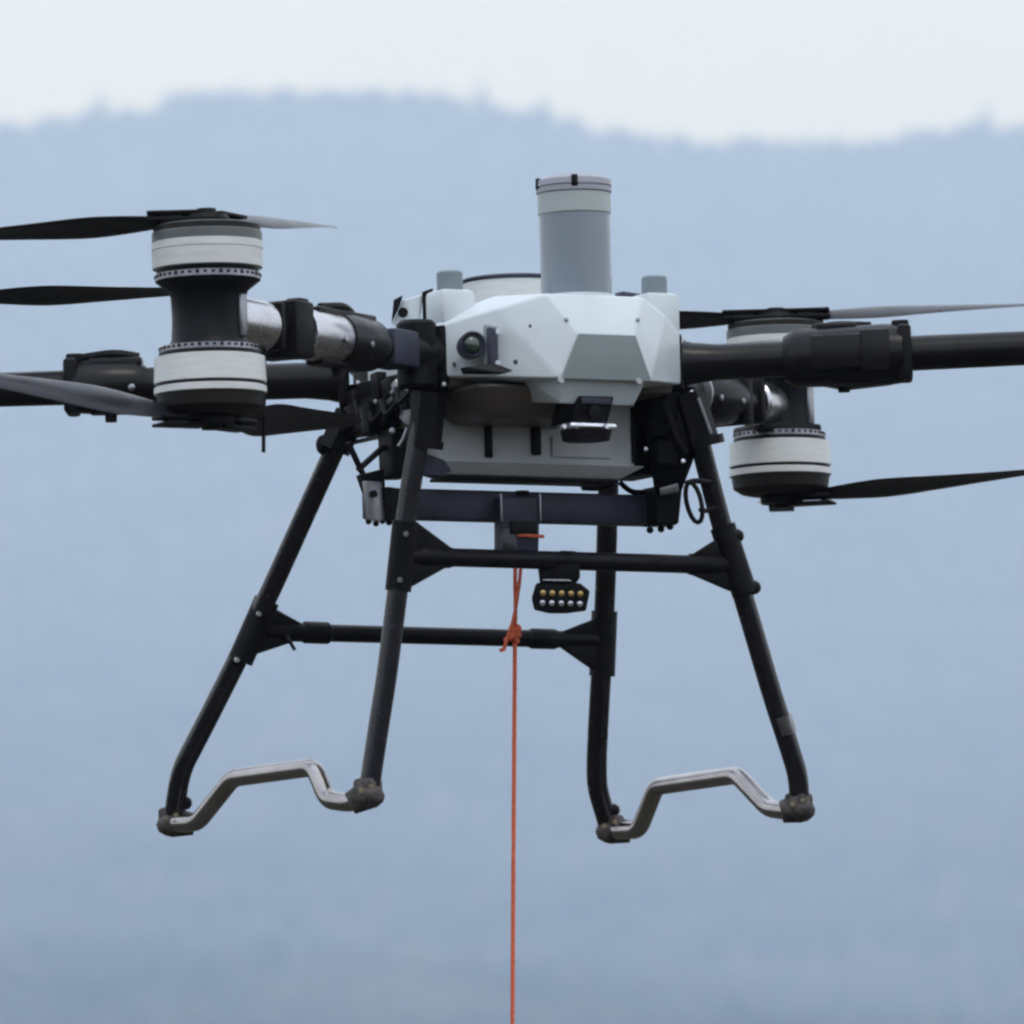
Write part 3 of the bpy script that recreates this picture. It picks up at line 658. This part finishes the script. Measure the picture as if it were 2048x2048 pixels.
b.build('end_bracket', 'plastic', beam); b = MB(); b.prism([LY(1298, 975, .03), LY(1352, 970, .03), LY(1344, 1050, .03), LY(1300, 1052, .03)], (0, 1, 0), .05, .004)
for x, y in ((1300, 1060), (1322, 1058), (1340, 1053)): b.sphere(LY(x, y, .03), .0065)
b.build('end_bracket', 'plastic', beam)
b = MB().tube([LY(696, 885, .0), LY(735, 968, .0)], .0055, 8)
b.build('hanger_strut', 'plastic', beam); b = MB(); b.tube([LY(768, 893, .0), LY(716, 940, .0)], .0055, 8)
b.build('hanger_strut', 'plastic', beam); b = MB(); b.prism([LY(716, 950, 0), LY(764, 938, 0), LY(766, 985, 0), LY(728, 985, 0)], (0, 1, 0), .02, .003)
b.build('hanger_plate', 'plastic', beam); b = MB(); b.prism([LY(768, 860, .0), LY(812, 860, .0), LY(808, 958, .0), LY(772, 958, .0)], (0, 1, 0), .05, .004)
b.build('hanger_plate', 'plastic', beam); b = MB(); b.prism([LY(1215, 925, .0), LY(1300, 925, .0), LY(1300, 945, .0), LY(1270, 955, .0), LY(1225, 940, 0)], (0, 1, 0), .05, .004)
b.build('hanger_plate', 'plastic', beam)
b = MB().tube([LY(1162, 972, -.02), LY(1190, 955, -.02), LY(1215, 945, -.02)], .0045, 8, bend=.02)
b.tube([LY(1165, 976, -.02), LY(1195, 978, -.02), LY(1225, 968, -.02)], .0045, 8, bend=.02)
b.tube([LY(1240, 965, .0), LY(1262, 985, .0), LY(1290, 985, .0), LY(1304, 992, .0)], .005, 8, bend=.02)
b.build('winch_cable', 'plastic', beam)
wn = MB().hull([LY(1003, 994, .05), LY(1078, 994, .05), LY(1080, 1040, .05), LY(1078, 1103, .045), LY(1003, 1103, .045), LY(1003, 1040, .05)] +
               [p + Vector((0, .028, 0)) for p in (LY(1003, 994, .05), LY(1078, 994, .05), LY(1080, 1040, .05), LY(1078, 1103, .045), LY(1003, 1103, .045))], .004).build('winch', 'steelblue', drone)
for x in (1002, 1080): MB().box((LY(x, 1015, .053)), (.003, .004, .048), None, .0008).build('winch_edge', 'alloy', wn)
MB().box(LY(1018, 1085, .048), (.028, .006, .05), None, .002).build('winch_plate', 'legtube', wn)
MB().box(LY(1047, 1055, .053), (.05, .003, .022), None, .001).build('winch_recess', 'plastic', wn)
MB().lathe([(0, .014), (.008, .012)], LY(1044, 991, .02), Z, 16).build('winch_knob', 'plastic', wn)
# plug with ten contacts, clamped under the upper bar
f = lambda x, y, e=0: LD(x, y, -.15 + e)
outl = [(1072, 1166), (1160, 1166), (1180, 1182), (1172, 1222), (1132, 1227), (1098, 1227), (1068, 1220), (1063, 1196)]
plug = MB().hull([f(x, y) for x, y in outl] + [f(x, y, .05) for x, y in outl], .004).build('cargo_plug', 'plastic', drone)
nk = [(1075, 1128), (1160, 1128), (1160, 1156), (1150, 1170), (1080, 1170)]
nko = MB().hull([f(x, y, .008) for x, y in nk] + [f(x, y, .042) for x, y in nk], .003).build('plug_neck', 'plastic', plug)
MB().prism([f(1087, 1158), f(1140, 1159), f(1143, 1163), f(1085, 1162)], ray(1100, 1160), .01, .001).build('plug_slot', 'silver', plug)
for j, (yy_, mm) in enumerate(((1186, 'gold'), (1206, 'silver'))):
    for i in range(5):
        MB().lathe([(-.002, .0052), (.002, .0048), (.0025, .003)], f(1085 + 18.7 * i + (0 if j else 1), yy_ + .5 * i, -.001), -ray(1100, 1190), 12).build('contact', mm, plug)
# cable loop at the right leg
b = MB(); pts = []
for k in range(17):
    a = 2 * math.pi * k / 16; x = 1388 + 15 * math.cos(a) + 8 * math.sin(a); y = 1005 + 40 * math.sin(a); pts.append(LD(x, y, -.03))
b.tube(pts, .0042, 10); b.tube([LD(1370, 968, -.03), LD(1385, 962, -.03), LD(1400, 962, -.02), LD(1420, 965, 0)], .005, 8, bend=.01)
b.tube([LD(1401, 1020, -.03), LD(1412, 1022, -.01), LD(1432, 1016, .0)], .0045, 8, bend=.01)
b.build('cable_loop', 'plastic', drone)

# base of the drone at the feet: shift the empty down, the parts up
base = -.80
drone.matrix_world = MR @ Matrix.Translation((0, 0, base))
for ch in list(drone.children): ch.location = Vector(ch.location) - Vector((0, 0, base))

# ------------------------------------------------------------------ winch rope: hangs from the drone
def W3(px, py, d): return CAM + screen_ray(px, py) * (17.0 + d)
rp = bpy.data.objects.new('tow_rope', None); C.collection.objects.link(rp); rp.location = W3(1025, 2200, -.04)
rp['label'] = 'thin orange rope hanging straight down from the winch with a small knot'; rp['category'] = 'rope'
def rtube(name, pts, r):
    b = MB(); pts = [Vector(p) - rp.location for p in pts]
    # laid strands
    fine = fillet(pts, .02) if len(pts) > 2 else pts
    tot = []
    for a, c_ in zip(fine, fine[1:]):
        n = max(1, int((c_ - a).length / .004)); tot += [a.lerp(c_, k / n) for k in range(n)]
    tot.append(fine[-1])
    x, y, _ = basis(tot[-1] - tot[0])
    for ph in range(3):
        P_ = []; s = 0
        for i, p in enumerate(tot):
            if i: s += (p - tot[i - 1]).length
            a = s / .022 * 2 * math.pi + ph * 2.094; P_.append(p + (x * math.cos(a) + y * math.sin(a)) * r * .5)
        b.tube(P_, r * .56, 7)
    return b.build(name, 'rope', rp, sharp=80)
rtube('strand', [W3(1032, 1098, -.04), W3(1030, 1140, -.04), W3(1031, 1200, -.04), W3(1030, 1262, -.04), W3(1027, 1700, -.04), W3(1024, 2190, -.04)], .0040)
rtube('strand', [W3(1043, 1098, -.04), W3(1041, 1150, -.04), W3(1034, 1200, -.045), W3(1026, 1245, -.05), W3(1016, 1275, -.05), W3(1006, 1302, -.045)], .0036)
kb = MB()
for k in range(3):
    c_ = W3(1030, 1256 + 9 * k, -.045) - rp.location
    kb.tube([c_ + Vector((math.cos(a) * .0075, math.sin(a) * .0075, .004 * math.sin(a * 1.0 + k))) for a in [j * .524 for j in range(13)]], .0042, 8)
kb.tube([W3(1010, 1282, -.045) - rp.location, W3(1024, 1268, -.05) - rp.location, W3(1036, 1285, -.045) - rp.location], .0045, 8, bend=.01)
kb.tube([W3(1004, 1296, -.045) - rp.location, W3(1006, 1303, -.045) - rp.location], .0055, 8)
kb.build('knot', 'rope', rp, sharp=80)
rtube('winch_loop', [W3(1016, 1071, -.07), W3(1050, 1071, -.085), W3(1088, 1073, -.07)], .0032)
